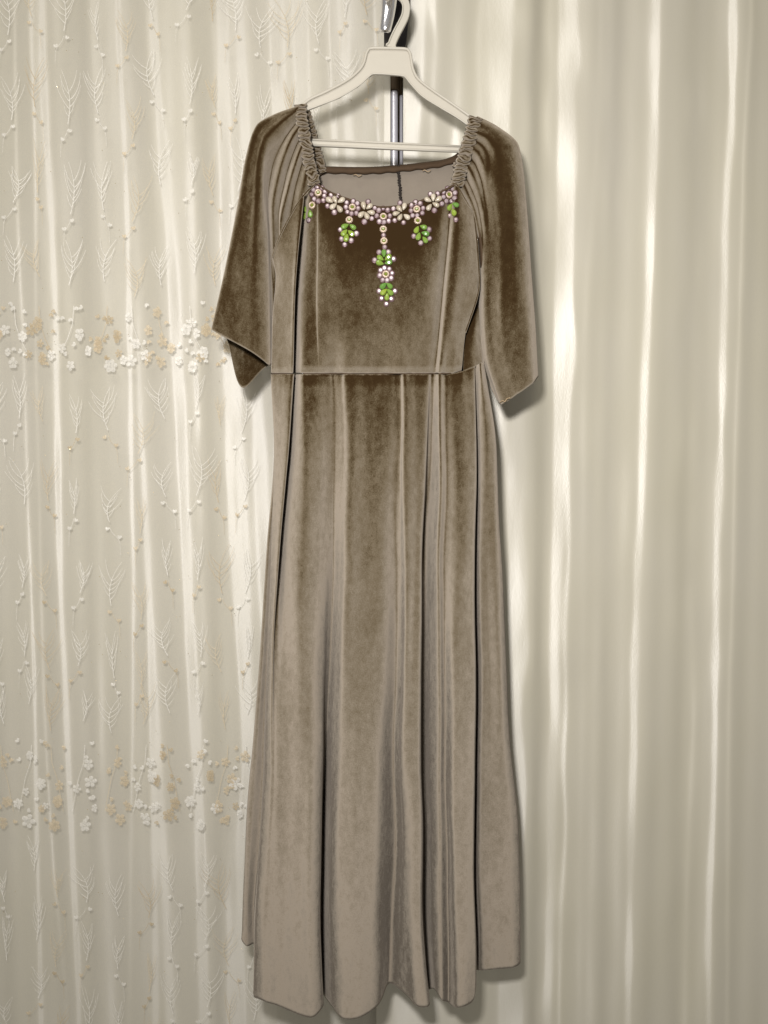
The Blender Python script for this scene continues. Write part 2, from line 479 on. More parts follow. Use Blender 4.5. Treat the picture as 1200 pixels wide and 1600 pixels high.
left_lines = [
    ([(24, -250), (24, 0), (28, 300), (40, 600), (45, 785), (56, 1100), (58, 1257), (65, 1590), (66, 1850)], 5, 1.2),
    ([(49, -250), (49, 0), (56, 260), (57, 525), (62, 750), (65, 890), (72, 1135), (85, 1350), (105, 1590), (110, 1850)], 4.5, 1.2),
    ([(66, -250), (68, 50), (82, 340), (90, 560), (94, 855), (105, 1135), (112, 1292), (124, 1590), (126, 1850)], 8, 1.3),
    ([(186, -250), (186, 0), (197, 260), (204, 525), (207, 750), (210, 900), (208, 1100), (200, 1850)], 5, [(0, 1.3), (700, 1.3), (1100, .8)]),
    ([(240, -250), (240, 0), (262, 320), (277, 560), (289, 785), (297, 995), (310, 1205), (317, 1590), (318, 1850)], 8, 1.35),
    ([(214, 300), (218, 600), (229, 820), (238, 1100), (241, 1290), (245, 1590), (246, 1850)], 6.5, [(450, 0), (700, 1.3), (1600, 1.3)]),
    ([(150, 500), (158, 800), (165, 1000), (160, 1300)], 13, [(500, 0), (750, 1.0), (1000, 1.0), (1250, 0)]),
    ([(349, -250), (349, 0), (352, 350), (355, 560), (360, 750), (371, 960), (383, 1170), (378, 1345), (378, 1850)], 9, [(0, 1.25), (500, 1.25), (750, 1.5), (1850, 1.5)]),
    ([(425, -250), (425, 0), (428, 160), (435, 900), (440, 1850)], 6, 1.3),
    ([(474, -250), (478, 100), (480, 1850)], 7, 1.3), ([(515, -250), (520, 100), (520, 1850)], 5, 1.3),
    ([(575, -250), (582, 120), (584, 1850)], 9, 1.3),
    ([(322, -250), (322, 350), (330, 800), (342, 1300), (345, 1850)], 12, [(0, -1.2), (500, -4.0), (1600, -4.6)]),
    ([(130, -250), (136, 500), (146, 1200), (150, 1850)], 12, -1.3),
    ([(-30, -250), (-20, 1850)], 7, 1.2), ([(-120, -250), (-110, 1850)], 8, 1.2),
]
left = Sheet(-270, 609, -260, 1860, 2.2, 190, 194, left_lines,
             [(0.15, 96, 0.3, -60), (0.10, 47, 2.0, -50), (0.06, 29, 1.0, -40)], 52, 5.0)
veil = Sheet(-270, 597, -260, 1860, 2.8, 150, 166,
             [(l[0], l[1] * 1.6, 0.6 if not hasattr(l[2], '__len__') else 0.5) for l in left_lines[::2]],
             [(0.16, 74, 1.3, -55), (0.12, 39, 0.4, -40)], 60, 8.0)
veil.d = np.clip(veil.d, 150, 174)

def tag(o, label, cat):
    o['label'] = label; o['category'] = cat

c_right = right.build('satin_curtain', M['satin'])
tag(c_right, 'plain glossy cream satin curtain hanging in long folds on the right of the dress', 'curtain')
c_left = left.build('satin_curtain', M['satin_back'])
tag(c_left, 'cream satin lining curtain seen through the embroidered sheer on the left', 'curtain')
c_veil = veil.build('sheer_curtain', M['sheer'])
tag(c_veil, 'sheer net curtain embroidered with white and gold feather sprigs and flower bands', 'sheer curtain')

# ---- embroidery on the sheer
def emb_d(px, py):
    return veil.depth(px, py) - 0.35

class Stitch:
    def __init__(s): s.V = []; s.F = []
    def line(s, pts, w0, w1):
        n = len(pts); b = len(s.V)
        for i, (x, y) in enumerate(pts):
            x0, y0 = pts[max(i-1, 0)]; x1, y1 = pts[min(i+1, n-1)]
            tx, ty = x1 - x0, y1 - y0; l = math.hypot(tx, ty) or 1
            nx, ny = -ty / l, tx / l
            w = w0 + (w1 - w0) * i / max(n - 1, 1)
            d = emb_d(x, y)
            s.V += [P(x + nx*w, y + ny*w, d), P(x - nx*w, y - ny*w, d), P(x, y, d - 0.45*w)]
        for i in range(n - 1):
            a, c = b + 3*i, b + 3*i + 3
            s.F += [(a, c, c+2, a+2), (a+2, c+2, c+1, a+1)]
    def petal(s, x, y, ang, ln, wd):
        """padded satin-stitch leaf: rim plus raised ridge"""
        b = len(s.V); ca, sa = math.cos(ang), math.sin(ang)
        prof = [(0, .12), (.3, .75), (.62, 1.0), (.88, .72), (1.0, .18)]
        for u, k in prof:
            for sd in (-1, 0, 1):
                lx, ly = u * ln, sd * k * wd * 0.5
                X, Y = x + lx*ca - ly*sa, y + lx*sa + ly*ca
                s.V.append(P(X, Y, emb_d(X, Y) - (0.35 if sd == 0 else 0.03)))
        for i in range(len(prof) - 1):
            a = b + 3*i
            s.F += [(a, a+1, a+4, a+3), (a+1, a+2, a+5, a+4)]
    def build(s, name, mat, lab=None):
        o = mesh_from(name, s.V, s.F, mat, c_veil, smooth=False)
        if lab: o['label'] = lab
        return o

def sprig(x, y, h, flip, sx, mat, wt=0.42):
    """feather sprig: curved spine with barbs, foot at (x,y), rising h"""
    st = Stitch()
    sp = []
    lean = random.uniform(-.22, .22); h *= random.uniform(.78, 1.12)
    for i in range(9):
        u = i / 8
        sp.append((x + sx * flip * (9 * math.sin(u * 2.8) - 13 * u * u) + lean * h * u * sx, y - h * u))
    st.line(sp, wt * 1.3, wt * 0.5)
    for sd in (-1, 1):
        nb = random.randint(4, 5)
        for k in range(nb):
            u = 0.14 + 0.52 * (k + random.uniform(-.15, .25)) / nb + (0.05 if sd * flip > 0 else 0)
            q0 = min(int(u * 8), 7); f = u * 8 - q0
            cx = sp[q0][0] * (1-f) + sp[q0+1][0] * f; cy = sp[q0][1] * (1-f) + sp[q0+1][1] * f
            ln = h * (0.60 - 0.30 * abs(u - 0.30)) * random.uniform(.7, 1.12) * (0.6 if k == 0 else 1)
            a0 = random.uniform(.7, 1.1); a1 = random.uniform(-.05, .45)
            pts = []
            for q in range(7):
                pts.append((cx, cy))
                a = lean + sd * (a0 + (a1 - a0) * (q / 6) ** 0.8)
                cx += sx * math.sin(a) * ln / 6; cy -= math.cos(a) * ln / 6
            st.line(pts, wt, wt * 0.4)
    return st.build('feather_sprig', mat)

def leaf_pair(x, y, flip, sx, mat, stem=26):
    st = Stitch()
    st.line([(x, y), (x - flip*sx*3, y + 7), (x - flip*sx*7, y + 12), (x - flip*sx*12, y + 17)], .4, .35)
    st.line([(x - flip*sx*12, y + 17), (x - flip*sx*15, y + 24), (x - flip*sx*16, y + 17 + stem)], .35, .25)
    for (lx, ly) in ((x + flip*sx*4, y + 2), (x - flip*sx*14, y + 15)):
        a = random.uniform(-2.2, -1.0)
        st.petal(lx, ly + 3, a - .42, 6.2, 3.8); st.petal(lx, ly + 3, a + .42, 6.2, 3.8)
    return st.build('leaf_pair', PET[mat.name])

PET = {'white_silk_thread': M['petal_white'], 'gold_silk_thread': M['petal_gold'], 'tan_silk_thread': M['petal_tan']}
def flower(x, y, r, mat, sx=1.0):
    st = Stitch()
    a0 = random.uniform(0, 6.28); n = random.choice((5, 5, 6))
    for k in range(n):
        a = a0 + 2 * math.pi * k / n
        a2 = math.atan2(math.sin(a), math.cos(a) * sx); st.petal(x + 1.2*math.cos(a), y + 1.2*math.sin(a), a2, r * math.hypot(math.cos(a) * sx, math.sin(a)) * random.uniform(.85, 1.05), r * .76)
    st.petal(x - 1.6, y, 0, 3.2, 3.0)
    return st.build('flower', PET[mat.name])

cols_x = [-24, 17, 56, 103, 156, 202, 244, 294, 334, 371, 412, 453, 497, 540, 578]
row_y = [68, 200, 333, 462]
band1, band2 = 520, 1228
W, G, T = M['thread_white'], M['thread_gold'], M['thread_tan']
def drift(px, py):      # fold lines lean to the right lower down
    return px + (py - 200) * 0.028 * (1 - max(px, 0) / 900.0)
for ci, cx in enumerate(cols_x):
    flip = 1 if ci % 2 else -1
    pale = ci % 3 != 2
    phase = random.uniform(-34, 34); pitch = random.uniform(.97, 1.03)
    for ri, ry in enumerate(row_y + [690, 812, 945, 1060, 1140, 1420, 1520, 1620]):
        x = drift(cx + random.uniform(-4, 4), ry); y = ry * pitch + random.uniform(-12, 12) + phase * (0.35 if 440 < ry < 470 or 1130 < ry < 1150 else 1)
        if x > 590 or (x > 440 and ry > 300): continue
        if x > 415 and ry > 640: continue
        sx = random.uniform(.4, 1.1)
        mt = W if pale else (G if random.random() < .7 else T)
        low = ry > 600
        sprig(x, y - 22, random.uniform(62, 84) * (0.85 if low else 1), flip, sx, mt, 0.42 if low else 0.52)
        if random.random() < .8 and not (450 < ry < 520) and not (1130 < ry < 1160):
            leaf_pair(x, y - 14, flip, sx, W if pale and random.random() < .75 else random.choice((G, T)) if low else G)
def band(y0, y1, slope, upto):
    for ci, cx in enumerate(cols_x):
        pale = ci % 2 == 1
        x0 = drift(cx, (y0 + y1) / 2)
        if x0 > upto: continue
        mt = W if pale else random.choice((G, T))
        sl = slope if random.random() < .6 else -slope
        st = Stitch()
        st.line([(x0 + sl*(-4), y0 - 8), (x0 - sl*2, y0 + 20), (x0 + sl*6, y0 + 44), (x0 + sl*16, y1 - 22)], .45, .4)
        st.build('stem', mt)
        spots = [(-6, .12, 10), (-15, .38, 10.5), (4, .50, 8), (12, .74, 10.5), (-3, .93, 10.5), (-20, .80, 8)]
        for (dx, v, r) in spots:
            if random.random() < .12: continue
            px = x0 + dx * (1 if sl > 0 else -1) + random.uniform(-7, 7); py = y0 + (y1 - y0) * v + random.uniform(-9, 9)
            m2 = mt if random.random() < .8 else random.choice((W, G, T))
            if px < upto: flower(px, py, r * random.uniform(.66, 1.0), m2, random.uniform(.5, 1))
        for _ in range(8):
            px = x0 + random.uniform(-22, 22); py = random.uniform(y0 - 14, y1)
            if px > upto: continue
            lf = Stitch(); a = random.uniform(0, 6.28)
            lf.petal(px, py, a - .45, 6.5, 4); lf.petal(px, py, a + .45, 6.5, 4)
            lf.build('leaf', PET[mt.name])
band(486, 572, 1, 430)
band(1172, 1290, -1, 420)
sq = Stitch()
for _ in range(190):
    x, y = random.uniform(-20, 590), random.uniform(0, 1600)
    if x > 420 and y > 260: continue
    sq.petal(x, y, random.uniform(0, 6), 1.4, 1.2)
so = sq.build('sequins', M['sequin']); so['kind'] = 'stuff'

# ------------------------------------------------------------------ clamp stand behind the hanger
stand = empty('clamp_stand', P(618, 1690, 205), 'chrome stand pole with black clamp and polished lever in the gap between the curtains', 'stand')
V, F = tube_mesh([P(616, y, 200) for y in (143, 146, 500, 1000, 1690)], [0.0050*1.16, 0.0056*1.16] + [0.0056*1.16]*3, 20)
mesh_from('pole', V, F, M['chrome'], stand)
V, F = tube_mesh([P(616, y, 200) for y in (60, 100, 142)], 0.0092*1.16, 20)
mesh_from('upper_tube', V, F, M['brown'], stand)
V, F = tube_mesh([P(627, y, 206) for y in (150, 700, 1690)], 0.0028*1.16, 12)
mesh_from('thin_rod', V, F, M['chrome'], stand)
def extrude_outline(name, pts, d0, d1, mat, parent, bevel=1.0):
    """closed outline in photo mm extruded from depth d0 to d1, edges bevelled"""
    bm = bmesh.new()
    vs = [bm.verts.new(P(x, y, d0)) for x, y in pts]
    f = bm.faces.new(vs)
    r = bmesh.ops.extrude_face_region(bm, geom=[f])
    for v in [g for g in r['geom'] if isinstance(g, bmesh.types.BMVert)]:
        v.co = v.co + Vector((0, (d1 - d0) / 1000.0, 0))
    bmesh.ops.recalc_face_normals(bm, faces=bm.faces)
    me = bpy.data.meshes.new(name); bm.to_mesh(me); bm.free()
    me.materials.append(mat)
    o = bpy.data.objects.new(name, me); col.objects.link(o); link_parent(o, parent)
    if bevel:
        m = o.modifiers.new('rounded_edges', 'BEVEL'); m.width = bevel / 1000.0; m.segments = 3; m.limit_method = 'ANGLE'; m.angle_limit = math.radians(40)
    return o
extrude_outline('clamp_body', [(599, -60), (640, -60), (639, 20), (635, 66), (631, 78), (604, 78), (600, 60)], 118, 150, M['black'], stand, 2)
# lever: tapering rounded chrome bar
lp = smooth_path([(612, -70, 60), (608, -10, 46), (606, 20, 42), (602, 45, 44), (601.5, 51, 46)], 26)
V, F = tube_mesh([P(*p) for p in lp], [0.0155 - 0.0065 * max(0, (i - 8) / 17) for i in range(25)] + [0.0075], 18)
mesh_from('lever', V, F, M['polished'], stand)
V, F = tube_mesh([P(610, -14, 50), P(612, -12, 90), P(616, -8, 125)], 0.007, 14)
mesh_from('lever_pivot', V, F, M['black'], stand)

# ------------------------------------------------------------------ hanger
hanger = empty('clothes_hanger', P(611, 72, 22), 'ivory plastic clothes hanger with flat centre plate carrying the brown velvet dress', 'hanger')
HD = 20
outer = [(582, 75), (630, 76), (637, 78), (641, 84), (643, 96), (646, 110), (655, 125), (680, 144), (705, 161), (725, 175), (741, 187), (752, 198), (756, 210), (750, 222), (738, 229)]
inner = [(736, 218), (741, 211), (735, 199), (715, 184), (690, 169), (660, 150), (642, 131), (634, 121), (626, 117.5), (586, 115), (577, 119), (560, 134), (530, 152), (500, 164), (472, 175), (458, 186), (455, 197), (462, 206)]
left_o = [(462, 217), (448, 210), (443, 196), (448, 181), (472, 164), (486, 154), (510, 143), (540, 127), (557, 114), (567, 102), (571, 90), (573, 82), (577, 77)]
extrude_outline('frame', outer + inner + left_o, HD, HD + 5, M['plastic'], hanger, 1.2)
# raised rim along the outer edge
rim_pts = left_o[2:] + outer[:-3]
rim = smooth_path([(x, y, HD - 1.5) for x, y in rim_pts], 90)
V, F = tube_mesh([P(*p) for p in rim], 0.0022, 8)
mesh_from('rim', V, F, M['plastic'], hanger)
rim = smooth_path([(x, y, HD - 0.5) for x, y in inner], 80)
V, F = tube_mesh([P(*p) for p in rim], 0.0014, 8)
mesh_from('lower_rim', V, F, M['plastic'], hanger)
hk = smooth_path([(611, 74), (615, 62), (621, 49), (629, 34), (634, 22), (635, 8), (630, -4), (620, -11), (609, -10), (602, -3)], 40)
hl, hr = [], []
for i, p in enumerate(hk):
    t = hk[min(i+1, 39)] - hk[max(i-1, 0)]; t /= np.linalg.norm(t)
    n = np.array([-t[1], t[0]]); w = 5.6 + (2.4 if i < 2 else 0)
    hl.append(tuple(p + n*w)); hr.append(tuple(p - n*w))
extrude_outline('hook', hl + hr[::-1], HD - 1, HD + 6, M['plastic'], hanger, 1.3)
lip = [P(x, y, HD - 1.8) for x, y in hr]
V, F = tube_mesh(lip, 0.0013, 6); mesh_from('hook_rim', V, F, M['plastic'], hanger)
bar = [(462, 215.5), (600, 222), (740, 228.5), (740, 238.5), (600, 233), (462, 226.5)]
extrude_outline('trouser_bar', bar, HD + 1, HD + 5, M['plastic'], hanger, 1.0)
for off, r in ((1.0, .0016), (9.5, .0019)):
    V, F = tube_mesh([P(462, 216 + off, HD), P(600, 222 + off, HD), P(740, 228.5 + off, HD)], r, 8)
    mesh_from('bar_rib', V, F, M['plastic'], hanger)

# ------------------------------------------------------------------ dress
dress = empty('dress', P(600, 1590, 20), 'long brown velvet dress with a jewelled square neckline and loose flutter sleeves', 'dress')
Y8 = [585, 700, 850, 1000, 1150, 1300, 1450]
def rail(xs, ds, hem, top=585, dh=None):
    ys = [top] + Y8[1:]
    ds = list(ds) + [ds[-1]] * (8 - len(ds))
    ds = [(v * k if v < 40 else v) for v, k in zip(ds, (1, 1.25, 1.4, 1.45, 1.4, 1.3, 1.2, 1.2))]
    pts = [(xs[i], ys[i], ds[i]) for i in range(7)]
    pts.append((hem[0], hem[1], ds[7]))
    return pts
K = [
    rail([450, 448, 440, 432, 425, 420, 415], [45, 55, 60, 65, 65, 65, 65], (412, 1476)),
    rail([428, 427.5, 418, 408, 397, 385, 379], [30, 36, 40, 44, 46, 48, 48], (377, 1466)),
    rail([429, 429, 420, 411, 401, 391, 385], [26, 26, 26, 28, 30, 32, 34], (384, 1478)),
    rail([430, 432, 426, 419, 411, 405, 396], [34, 40, 46, 52, 55, 55, 55], (397, 1475)),
    rail([424, 427, 425, 420, 415, 409, 400], [15, 16, 18, 18, 14, 10, 6], (395, 1556)),
    rail([438, 436, 430, 424, 419, 414, 405], [0, 0, 0, 0, 0, -2, -4], (402, 1560)),
    rail([457, 447, 437, 428, 424, 420, 412], [-12, -12, -10, -6, -6, -8, -10], (411, 1563)),
    rail([454, 445, 437, 430, 428, 424, 418], [62, 60, 42, 6, -4, -8, -11], (418, 1566)),
    rail([456.5, 448, 440, 435, 433, 430, 426], [66, 64, 46, 6, -7, -10, -12], (426, 1568)),
    rail([468.5, 460, 452, 445, 441, 439, 436], [-6, -2, -2, -4, -10, -12, -14], (436, 1571)),
    rail([474, 473, 473, 472, 470, 470, 470], [-15, -18, -20, -21, -20, -22, -24], (470, 1586)),
    rail([500, 498, 495, 492, 488, 487, 489], [-8, -8, -10, -14, -20, -25, -28], (488, 1589)),
    rail([515, 512, 508, 506, 503, 501, 501], [0, 2, 4, 2, -5, -12, -18], (502, 1575)),
    rail([521, 520, 516, 513, 507, 501, 500], [4, 7, 12, 22, 40, 60, 64], (501, 1552)),
    rail([525, 524, 521, 518, 511, 505, 504], [3, 8, 16, 30, 64, 100, 108], (500, 1546)),
    rail([534, 536, 532, 529, 523, 520.5, 520.5], [-5, -5, -2, 2, 5, -4, -12], (519, 1573)),
    rail([540, 545, 542, 539, 537, 533, 533], [-14, -16, -16, -16, -18, -24, -28], (534, 1591)),
    rail([570, 572, 570, 568, 566, 560, 560], [-6, -6, -8, -12, -20, -28, -30], (560, 1590)),
    rail([600, 602, 598, 596, 594, 590, 586], [-5, -5, -4, -5, -12, -18, -18], (588, 1572)),
    rail([620, 622, 619, 617, 618, 618, 611], [0, 2, 11, 17, 24, 32, 40], (606, 1536)),
    rail([626, 628, 627, 626, 626, 627, 624], [-2, 0, 5, 8, 10, 12, 14], (622, 1544)),
    rail([632, 634, 636, 635, 634, 634, 635], [-12, -14, -14, -14, -12, -8, -6], (638, 1558)),
    rail([650, 650, 650, 648, 648, 649, 649], [-6, -7, -8, -10, -14, -19, -22, -24], (651, 1572)),
    rail([668, 664, 659, 657, 656, 656, 659], [-2, 0, -4, -8, -12, -16, -22, -24], (665, 1573)),
    rail([674, 668, 662, 660, 658, 658, 663], [8, 22, 38, 46, 46, 44, 52, 56], (667, 1548)),
    rail([678, 673, 667, 665, 663, 663, 667], [7, 26, 50, 64, 68, 64, 76, 82], (670, 1546)),
    rail([682, 681, 678, 676, 675, 675, 678], [0, 6, 12, 14, 14, 12, 10, 5], (680, 1548)),
    rail([687, 687, 687, 688, 688, 687, 688], [-16, -16, -14, -12, -8, -5, -5], (688, 1562)),
    rail([696, 696, 696, 697, 696, 698, 699], [-6, -4, -2, 0, 4, 8, 12], (698, 1566)),
    rail([712, 714, 718, 713, 712, 712, 713], [-10, -12, -16, -18, -20, -22, -24], (714, 1574), 583),
    rail([732, 737, 738, 736, 736, 736, 736], [-6, -6, -10, -12, -14, -16, -18], (735, 1565), 577),
    rail([740, 743, 743.5, 742, 741, 741, 740.5], [0, 0, -4, -6, -8, -10, -12], (740.5, 1545), 574),
    rail([741, 743, 742, 741, 739, 739, 739], [12, 30, 50, 58, 60, 60, 60], (736, 1514), 572),
    rail([743, 746, 746, 745, 743, 743, 743], [15, 44, 74, 92, 98, 100, 100], (739, 1514), 572),
    rail([747, 752, 754, 754, 753, 752, 752], [5, 8, 12, 14, 16, 18, 20], (752, 1516), 570),
    rail([750, 761, 764, 765, 766, 766, 768], [-4, 0, 6, 12, 16, 16, 16], (772, 1514), 568),
    rail([753, 770, 777, 781, 786, 796, 800], [4, 4, 4, 6, 10, 14, 18], (802, 1511), 567),
    rail([755.5, 775, 784, 790, 797, 808, 812.5], [18, 20, 24, 28, 30, 32, 34], (812, 1503), 566),
    rail([752, 768, 776, 781, 787, 797, 801], [38, 44, 50, 56, 60, 62, 62], (800, 1496), 566),
    rail([690, 690, 690, 690, 690, 690, 690], [66, 80, 98, 108, 110, 110, 110], (690, 1500)),
    rail([560, 560, 560, 560, 560, 560, 560], [66, 80, 98, 108, 110, 110, 110], (560, 1500)),
]
gsk = loft(K, 230, 9, closed=True, wob=2.8, wobs=(17, 260))
def sway(g, amp, ph):
    for r in range(g.shape[0]):
        for c in range(g.shape[1]):
            x, y = g[r, c, 0], g[r, c, 1]
            k = min(1.0, max(0.0, (abs(y - 585) - 10) / 120.0))
            g[r, c, 0] += amp * k * noise.noise((x / 55.0, y / 150.0, ph))
            g[r, c, 2] += 2.6 * noise.noise((x / 7.5, y / 60.0, ph + 3)) * math.exp(-abs(y - 585) / 22.0)
sway(gsk, 4.5, 1.5)
# gathered seam: the first rows dip in
for r in range(5):
    gsk[r, :, 2] += (4 - r) * 1.0
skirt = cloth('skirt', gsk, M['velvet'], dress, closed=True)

B = [
    [(425, 402, 8), (431, 432, 8), (426, 500, 12), (424, 583, 14)],
    [(436, 372, -8), (441, 430, -8), (440, 500, -2), (438, 583, 2)],
    [(456, 333, -20), (458, 400, -24), (455, 500, -18), (452, 583, -10)],
    [(475, 305, -26), (465, 400, -30), (459.5, 500, -24), (456.5, 583, -12)],
    [(476, 302, 0), (461, 400, 60), (456, 500, 72), (454, 583, 62)],
    [(479, 300, 2), (465, 400, 64), (459.5, 500, 76), (456.5, 583, 66)],
    [(486, 295, -10), (477.5, 400, -2), (471.5, 500, -4), (468.5, 583, -6)],
    [(490, 291, -12), (484, 400, -10), (478, 500, -11), (474, 583, -15)],
    [(497, 291, -14), (495.5, 400, -18), (495.5, 500, -15), (497, 583, -9)],
    [(499, 292, -15), (498, 400, -24), (498, 500, -19), (500, 583, -8)],
    [(520, 303, -18), (520, 400, -34), (521, 500, -24), (521, 583, 2)],
    [(550, 314, -20), (549, 400, -38), (547, 500, -27), (541, 583, -14)],
    [(575, 321, -20), (573, 400, -36), (571, 500, -24), (570, 583, -6)],
    [(600, 325, -20), (600, 400, -36), (600, 500, -24), (600, 583, -5)],
    [(640, 320, -20), (638, 400, -38), (634, 500, -27), (630, 583, -10)],
    [(668, 311, -20), (664, 400, -35), (656, 500, -22), (650, 583, -6)],
    [(690, 301, -18), (684, 400, -26), (676, 500, -14), (668, 583, -2)],
    [(704, 294, -12), (697, 400, -8), (688, 500, 2), (680, 583, 6)],
    [(712, 289, -22), (704, 400, -26), (695, 500, -22), (687, 583, -16)],
    [(716, 294, -22), (713, 400, -30), (704, 500, -22), (696, 583, -8)],
    [(724, 308, -15), (732, 400, -20), (716, 500, -12), (708, 583, -8)],
    [(732, 322, -8), (742, 410, -8), (736, 470, -4), (722, 520, -2), (714, 581, -6)],
    [(741, 340, 4), (748, 420, 2), (746.5, 460, 4), (727, 520, 4), (721, 579, 2)],
]
gb = loft(B, 110, 8, wob=3.0, wobs=(34, 110))
sway(gb, 2.5, 6.5)
for r in range(5):
    gb[-1 - r, :, 2] += (4 - r) * 1.0
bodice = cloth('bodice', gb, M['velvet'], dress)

# back of the dress seen through the neck opening, its lining side showing
BK = [[(434, 395, 46), (428, 480, 40), (426, 583, 34)], [(470, 330, 52), (460, 450, 52), (455, 583, 48)],
      [(505, 268, 46), (500, 420, 58), (500, 583, 52)], [(560, 265, 50), (560, 420, 62), (560, 583, 54)],
      [(622, 262, 54), (622, 420, 64), (622, 583, 54)], [(670, 257, 52), (670, 420, 62), (670, 583, 52)],
      [(712, 250, 46), (714, 420, 56), (714, 583, 46)], [(740, 345, 46), (744, 450, 44), (738, 578, 36)],
      [(757, 400, 40), (758, 480, 32), (757, 566, 20)]]
gk = loft(BK, 60, 8, wob=2.0, wobs=(50, 70))
back = cloth('back_panel', gk, M['lining'], dress)
back['label'] = 'taupe lining side of the back seen through the neck opening'
sp = loft([[(726, 500, 30), (725, 535, 16), (724, 580, 8)], [(742, 470, 46), (740, 522, 16), (738, 575, 10)], [(758, 440, 66), (757, 510, 46), (756.5, 566, 28)]], 40, 8, wob=1.5)
cloth('side_panel', sp, M['velvet'], dress)
# seam tape at centre back
st_pts = smooth_path([(622, 258, 48), (623, 275, 50), (625, 295, 52), (626, 320, 54), (626, 345, 56)], 60)
V, F = tube_mesh([P(p[0] + 0.9 * math.sin(i * 1.9), p[1], p[2]) for i, p in enumerate(st_pts)], [0.0021 + 0.0009 * math.sin(i * 2.4) for i in range(60)], 6)
mesh_from('back_seam', V, F, M['seam'], dress)
# turned velvet edge of the back neckline
nb = smooth_path([(498, 271, 36), (508, 266.5, 40), (540, 267, 44), (580, 267, 47), (622, 264, 49), (660, 260, 48), (690, 256, 45), (708, 250, 40), (716, 244, 32)], 70)
rows = []
for a, w in ((-6, 4), (-5, 0), (-2.5, -3), (0.5, -4), (3.5, -2), (4.6, 1.5), (4.2, 4)):
    rows.append([(p[0], p[1] + a + 0.7 * math.sin(i * .9) * (a > 3), p[2] + w) for i, p in enumerate(nb)])
cloth('back_neckband', np.array(rows), M['facing'], dress, thick=0.8)
for (xx, yy) in ((660, 267), (552, 274)):
    pp = smooth_path([(xx, yy, 41), (xx + 4, yy - 1.5, 38), (xx + 8, yy + 1.5, 39), (xx + 13, yy - 1, 41)], 10)
    V, F = tube_mesh([P(*p) for p in pp], 0.0006, 5); mesh_from('loose_thread', V, F, M['pale_thread'], dress)

# piping along the front neckline and the flap edges
edge = smooth_path([(425, 402, 3), (436, 372, -11), (456, 333, -21), (475, 305, -26), (491, 289, -16)], 40)
V, F = tube_mesh([P(*p) for p in edge], 0.0015, 6); mesh_from('armhole_edge', V, F, M['velvet'], dress)
edge = smooth_path([(713, 287, -24), (724, 307, -18), (732, 321, -11), (741, 339, 1), (748, 420, 0), (746.5, 460, 2), (727, 520, 3)], 60)
V, F = tube_mesh([P(*p) for p in edge], 0.0015, 6); mesh_from('armhole_edge', V, F, M['velvet'], dress)
edge = smooth_path([(491, 289, -15), (499, 291, -17), (520, 302.5, -20), (550, 313.5, -22), (575, 320.5, -22), (600, 324, -22), (640, 319.5, -22), (668, 310, -22), (690, 300, -20), (713, 287, -20)], 80)
V, F = tube_mesh([P(*p) for p in edge], 0.0018, 6); mesh_from('neckline_edge', V, F, M['facing'], dress)
# narrow facing tail hanging from the right armhole
gt = loft([[(726, 312, 2), (741, 346, 8), (748, 380, 10), (751, 418, 12)], [(729, 312, -2), (745, 346, 2), (752, 380, 4), (755, 420, 6)], [(732, 314, 4), (748, 350, 10), (755, 385, 12), (758, 410, 14)]], 30, 5)
cloth('armhole_facing', gt, M['facing'], dress, thick=0.8)
# waist seam thread lying in the crease
wl = [(424, 584, 19), (438, 584, 4), (457, 584.5, -8)]
V, F = tube_mesh([P(*p) for p in smooth_path(wl, 14)], 0.0009, 5); mesh_from('waist_seam', V, F, M['facing'], dress)
cen = [(474, 584, -11), (500, 584, -4), (521, 584, 5), (541, 584, -10), (570, 584, -2), (600, 584, -1), (630, 584, -7), (650, 584, -2), (668, 584, 2), (680, 584, 9), (687, 584, -12), (700, 583.5, -5), (721, 580, 4)]
V, F = tube_mesh([P(p[0], p[1] + 0.8 * noise.noise((p[0] / 9, 0, 0)), p[2]) for p in smooth_path(cen, 90)], 0.0009, 5); mesh_from('waist_seam', V, F, M['facing'], dress)

